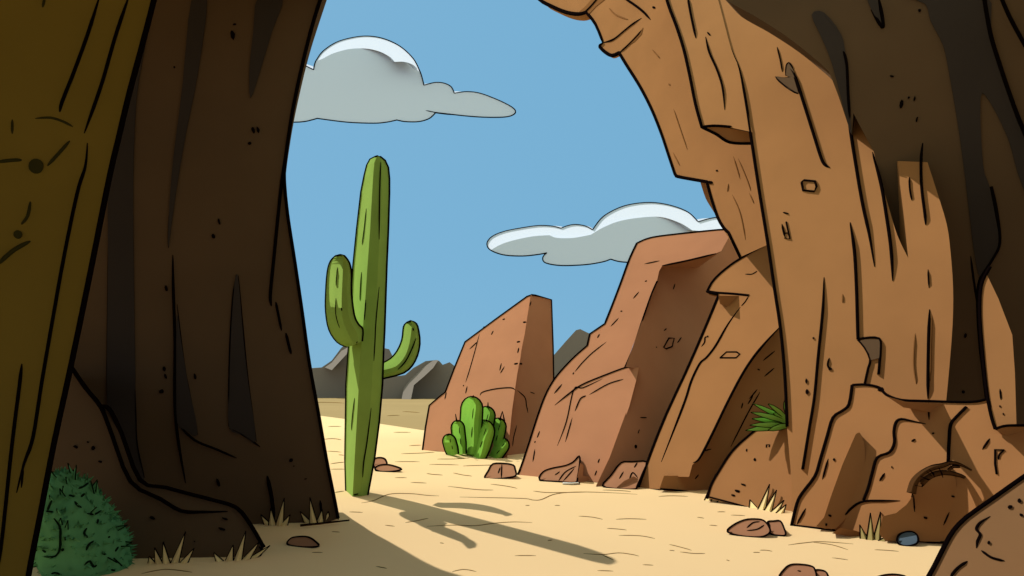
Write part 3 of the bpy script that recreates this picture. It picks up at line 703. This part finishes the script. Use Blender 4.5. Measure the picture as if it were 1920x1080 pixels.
stone([(1364,997),(1374,985),(1395,975),(1415,973),(1432,976),(1443,990),(1442,1000),(1425,1007),(1390,1005)], [(1368,997),(1390,998),(1420,997),(1442,993),(1440,1001),(1424,1007),(1388,1005)], 'long egg shaped brown stone, larger of the pair before the boulder', lines=[[(1400,990),(1412,980),(1425,978)],[(1400,995),(1420,992),(1433,984)]])
stone([(1442,985),(1440,978),(1450,977),(1463,977),(1470,990),(1473,1003),(1460,1004),(1444,1000)], [(1444,996),(1470,994),(1473,1003),(1460,1005),(1446,1001)], 'small blunt brown stone, smaller of the pair before the boulder')
stone([(1462,1084),(1470,1068),(1482,1059),(1500,1058),(1520,1061),(1528,1068),(1529,1088),(1495,1090)], [], 'round topped brown stone cut off by the bottom edge', lines=[[(1495,1070),(1502,1071)]])
stone([(1527,1086),(1528,1070),(1540,1069),(1550,1074),(1552,1088)], [], 'low brown stone touching the round topped one at the bottom edge')
stone([(1642,1084),(1660,1078),(1680,1077),(1700,1082),(1690,1092),(1650,1092)], [], 'sliver of brown stone barely showing at the bottom edge')
stone([(1683,1018),(1684,1005),(1695,998),(1710,997),(1720,1004),(1720,1018),(1700,1024)], [(1684,1014),(1719,1013),(1720,1019),(1700,1024),(1684,1020)], 'blue grey stone at the mouth of the shaded den', GREYSTONE)

# ------------------------------------------------------------------ dry grass, sticks
def tuft(bases, tips, label, mm=None, ww=2.4, grp='tufts of dry grass', wid=15, lean=.75):
    mb = MB()
    for (bx, by), (tx, ty) in zip(bases, tips):
        b0 = gp(bx-wid/2, by); b1 = gp(bx+wid/2, by); d = b0.y
        tp = at(tx, ty, d+lean*max(.05, (by-ty)*d/F))
        mid = gp(bx, by)+V((0, -.03, 0)); bk = gp(bx, by)+V((0, .06, 0))
        mb.bm.verts.ensure_lookup_table()
        v = [mb.bm.verts.new(p) for p in (b0, mid, b1, bk, tp)]
        fs = [mb.bm.faces.new((v[i], v[(i+1) % 4], v[4])) for i in range(4)]
        for f in fs: f.material_index = mb.mi(mm or STRAW)
        bmesh.ops.recalc_face_normals(mb.bm, faces=fs)
        mb.ink3([b0, (b0+tp)/2, tp], ww, 'n'); mb.ink3([b1, (b1+tp)/2, tp], ww, 'n')
    return tag(mb.build('grass_tuft'), label, 'grass tuft', grp)
tuft([(503,984),(511,985),(524,985),(532,985)], [(489,965),(508,953),(533,934),(544,965)], 'dry grass tuft on the shaded sand under the pillar, nearer the pillar foot', lean=-.25)
tuft([(578,980),(588,981),(600,980),(612,977),(628,974)], [(563,959),(581,933),(604,955),(616,959),(620,957)], 'dry grass tuft at the right edge of the dark pillar', lean=-.25)
tuft([(285,1056),(298,1056),(312,1056),(328,1055),(345,1055)], [(280,1043),(290,1027),(306,1016),(348,997),(364,1028)], 'wide dry grass tuft between green bush and pillar foot', lean=-.2)
tuft([(412,1052),(430,1051),(446,1050),(462,1048),(476,1045)], [(401,1036),(437,1022),(461,996),(486,1016),(506,1023)], 'dry grass tuft at the corner of the dark pillar foot', lean=-.2)
tuft([(1328,938),(1340,940),(1352,942)], [(1342,889),(1350,915),(1362,920)], 'pale dry grass tuft at the left end of the smooth boulder')
tuft([(1412,952),(1428,955),(1440,957),(1452,960),(1462,962)], [(1406,937),(1443,908),(1456,919),(1470,938),(1474,946)], 'pale dry grass tuft before the middle of the smooth boulder')
tuft([(1620,1010),(1632,1012),(1644,1012),(1654,1014)], [(1612,984),(1632,962),(1651,960),(1668,1003)], 'olive dry grass tuft beside the blue grey stone', mat('olive_straw', (178, 160, 100), scale=4))
m = MB()
q = [gp(p[0], p[1], .03) for p in ((563,986),(600,982),(655,976))]
m.tube(q, [.012, .01, .006], TWIG); m.tube([p+V((0, 0, .006)) for p in q], [.013, .011, .007], INK)
tag(m.build('stick'), 'thin dark stick lying on sand below the pillar edge', 'stick')
m = MB()
q = [gp(p[0], p[1], .02) for p in ((1055,906),(1072,907),(1086,906))]
m.tube(q, [.018, .02, .02], BONE); m.ink3([p-V((0, 0, .024)) for p in q], 2.4, 'n'); m.ink3([q[-1]+V((0, -.01, .02)), q[-1]+V((0, -.01, -.02))], 3, 'n')
tag(m.build('stick'), 'short white stick at the foot of the jagged shard', 'stick')

# ------------------------------------------------------------------ green bush at lower left
m = MB()
BD = 4.75
out_px = smooth([(60,1110),(70,1000),(84,900),(96,880),(125,881),(150,888),(172,905),(178,925),(190,945),(205,968),(222,975),(232,985),(236,1010),(238,1040),(242,1070),(235,1110)], 3)
c0 = at(150, 1010, BD+.25)
from mathutils import noise as mnoise
bmt = bmesh.new(); bmesh.ops.create_icosphere(bmt, subdivisions=4, radius=1)
for v in bmt.verts:
    n_ = v.co.normalized(); k = 1+.10*mnoise.noise(n_*3.1)+.07*mnoise.noise(n_*8)
    lean = -.18*n_.z
    v.co = V((n_.x*.36*k*(1-.35*max(0, n_.z))+lean, n_.y*.34*k, n_.z*.60*k))+c0
off = len(m.bm.verts); vm = [m.bm.verts.new(v.co) for v in bmt.verts]; bmi = m.mi(BUSH)
for f in bmt.faces:
    f2 = m.bm.faces.new([vm[v.index] for v in f.verts]); f2.material_index = bmi; f2.smooth = True
pts_s = [(v.co.copy(), (v.co-c0).normalized()) for v in bmt.verts]; bmt.free()
li = m.mi(BUSH); ki = m.mi(BUSHINK)
for i in range(900):
    p, n_ = random.choice(pts_s)
    if p.z < .02: continue
    d_ = (n_+V((random.uniform(-.7, .7), random.uniform(-.7, .7), random.uniform(-.3, .7)))).normalized()
    L_ = random.uniform(.05, .10); s_ = d_.cross(V((0, 1, 0)) if abs(d_.y) < .8 else V((1, 0, 0))).normalized()*random.uniform(.014, .026)
    q = p-n_*.03
    up = s_.cross(d_).normalized()*.008
    v4 = [m.bm.verts.new(x) for x in (q-s_, q+d_*L_*.5+up, q+s_, q+d_*L_)]
    for tri in ((0, 1, 3), (1, 2, 3)):
        f = m.bm.faces.new([v4[t] for t in tri]); f.material_index = li
for i in range(95):                             # long leaf tips that break the outline
    p, n_ = random.choice(pts_s)
    if p.z < .05 or n_.y > .45: continue
    d_ = (V((n_.x, n_.y*.4, n_.z*.6))+V((random.uniform(-.25, .45), -.15, random.uniform(-.2, .35)))).normalized()
    L_ = random.uniform(.09, .17); s_ = d_.cross(V((0, 1, 0))).normalized()*random.uniform(.018, .03)
    q = p-n_*.04; tip = q+d_*L_
    v4 = [m.bm.verts.new(x) for x in (q-s_, q+V((0, -.012, 0)), q+s_, tip)]
    for tri in ((0, 1, 3), (1, 2, 3)):
        f = m.bm.faces.new([v4[t] for t in tri]); f.material_index = li
    if random.random() < .55: m.ink3([q+s_, tip], 2.6, 'n', BUSHINK)
    if random.random() < .3: m.ink3([q-s_, tip], 2.2, 'n', BUSHINK)
surf_ink(m, [[(97,938),(92,950),(89,958)],[(101,972),(112,988),(113,1010),(112,1030),(106,1041),(98,1044),(82,1044)],[(140,940),(146,948),(153,952)],[(129,928),(140,931)],[(159,925),(152,932)],[(147,916),(157,912),(166,905)],[(163,963),(178,964),(190,957)],[(163,990),(158,1000),(165,1008)],[(176,1014),(166,1022),(162,1032)],[(222,1025),(216,1034)],[(158,1060),(168,1052),(175,1062),(182,1060)],[(192,1037),(198,1040)],[(96,1076),(104,1074),(113,1077)],[(208,1068),(216,1070)],[(118,1028),(117,1034)],[(86,958),(100,960)],[(184,973),(182,982)],[(203,1006),(206,1008)],[(80,1030),(86,1036)]], 4.5, BUSHINK)
tag(m.build('bush'), 'leafy dark green bush in shade beside the olive column', 'bush')

# agave in the crevice
m = MB()
AD = 8.25
AC = (1476, 792)
for i, ((bx, by), (tx, ty), wv) in enumerate((((1476,775),(1472,744),11),((1474,783),(1440,752),9),((1472,787),(1412,752),9),((1472,790),(1408,768),10),((1474,794),(1410,780),11),((1474,798),(1406,792),11),((1474,800),(1398,802),12),((1478,798),(1440,802),12),((1476,786),(1450,770),12),((1480,785),(1490,752),9))):
    dd = AD+(.0 if i % 2 else .12)
    b_ = V(at(bx, by, AD+.1)); t_ = at(tx, ty, dd-.08); ax = t_-b_; pe = ax.cross(V((0, 1, 0))).normalized()*(wv*.5*AD/F)
    rowsA = []
    for k, q in ((0, .7), (.4, 1.0), (.75, .7), (1, .05)):
        c = b_+ax*k+V((0, 0, -.04*k*k)); rowsA.append([c-pe*q, c+V((0, -.018*q, .01)), c+pe*q, c+V((0, .02*q, -.004))])
    vv = [[m.bm.verts.new(p) for p in r] for r in rowsA]; fs = []
    for a in range(3):
        for j in range(4): fs.append(m.bm.faces.new((vv[a][j], vv[a][(j+1) % 4], vv[a+1][(j+1) % 4], vv[a+1][j])))
    for f in fs: f.material_index = m.mi(AGAVE)
    bmesh.ops.recalc_face_normals(m.bm, faces=fs)
    m.ink3([r[0] for r in rowsA], 1.6, 'n'); m.ink3([r[2] for r in rowsA], 1.6, 'n')
tag(m.build('agave'), 'spiky green plant growing in the crevice behind the arch leg', 'plant')

# dry root over the den
m = MB()
RD = W2.d(1745, 880)-.08
def tw(pts, r0, r1, ww=2.6):
    q = [at(p[0], p[1], RD+(p[2] if len(p) > 2 else 0)) for p in smooth([(p[0], p[1], 0) for p in pts], 4)]
    n_ = len(q); m.tube(q, [r0+(r1-r0)*k/(n_-1) for k in range(n_)], TWIG, 7)
    for s_ in (-1, 1):
        m.ink3([p+V((0, -.004, s_*(r0+(r1-r0)*k/(n_-1))*.95)) for k, p in enumerate(q)], ww, 'e')
tw([(1709,925),(1714,905),(1726,890),(1745,878),(1765,873),(1782,868),(1800,871),(1822,882)], .045, .006)
tw([(1728,906),(1745,892),(1768,886),(1795,890),(1812,898),(1823,913)], .035, .005)
tw([(1778,922),(1795,921),(1812,924)], .012, .004)
tw([(1776,884),(1786,875),(1800,876)], .02, .006)
for p in ([(1716,910),(1730,913)],[(1726,893),(1740,899),(1745,900)],[(1742,880),(1750,888),(1752,895)],[(1760,876),(1766,888),(1768,896)],[(1780,869),(1786,880)],[(1737,884),(1748,893)]):
    m.ink3([at(*q, RD-.05) for q in p], 3, 'b')
tag(m.build('dry_root'), 'arched dry root with curling ends over the shaded den', 'root')
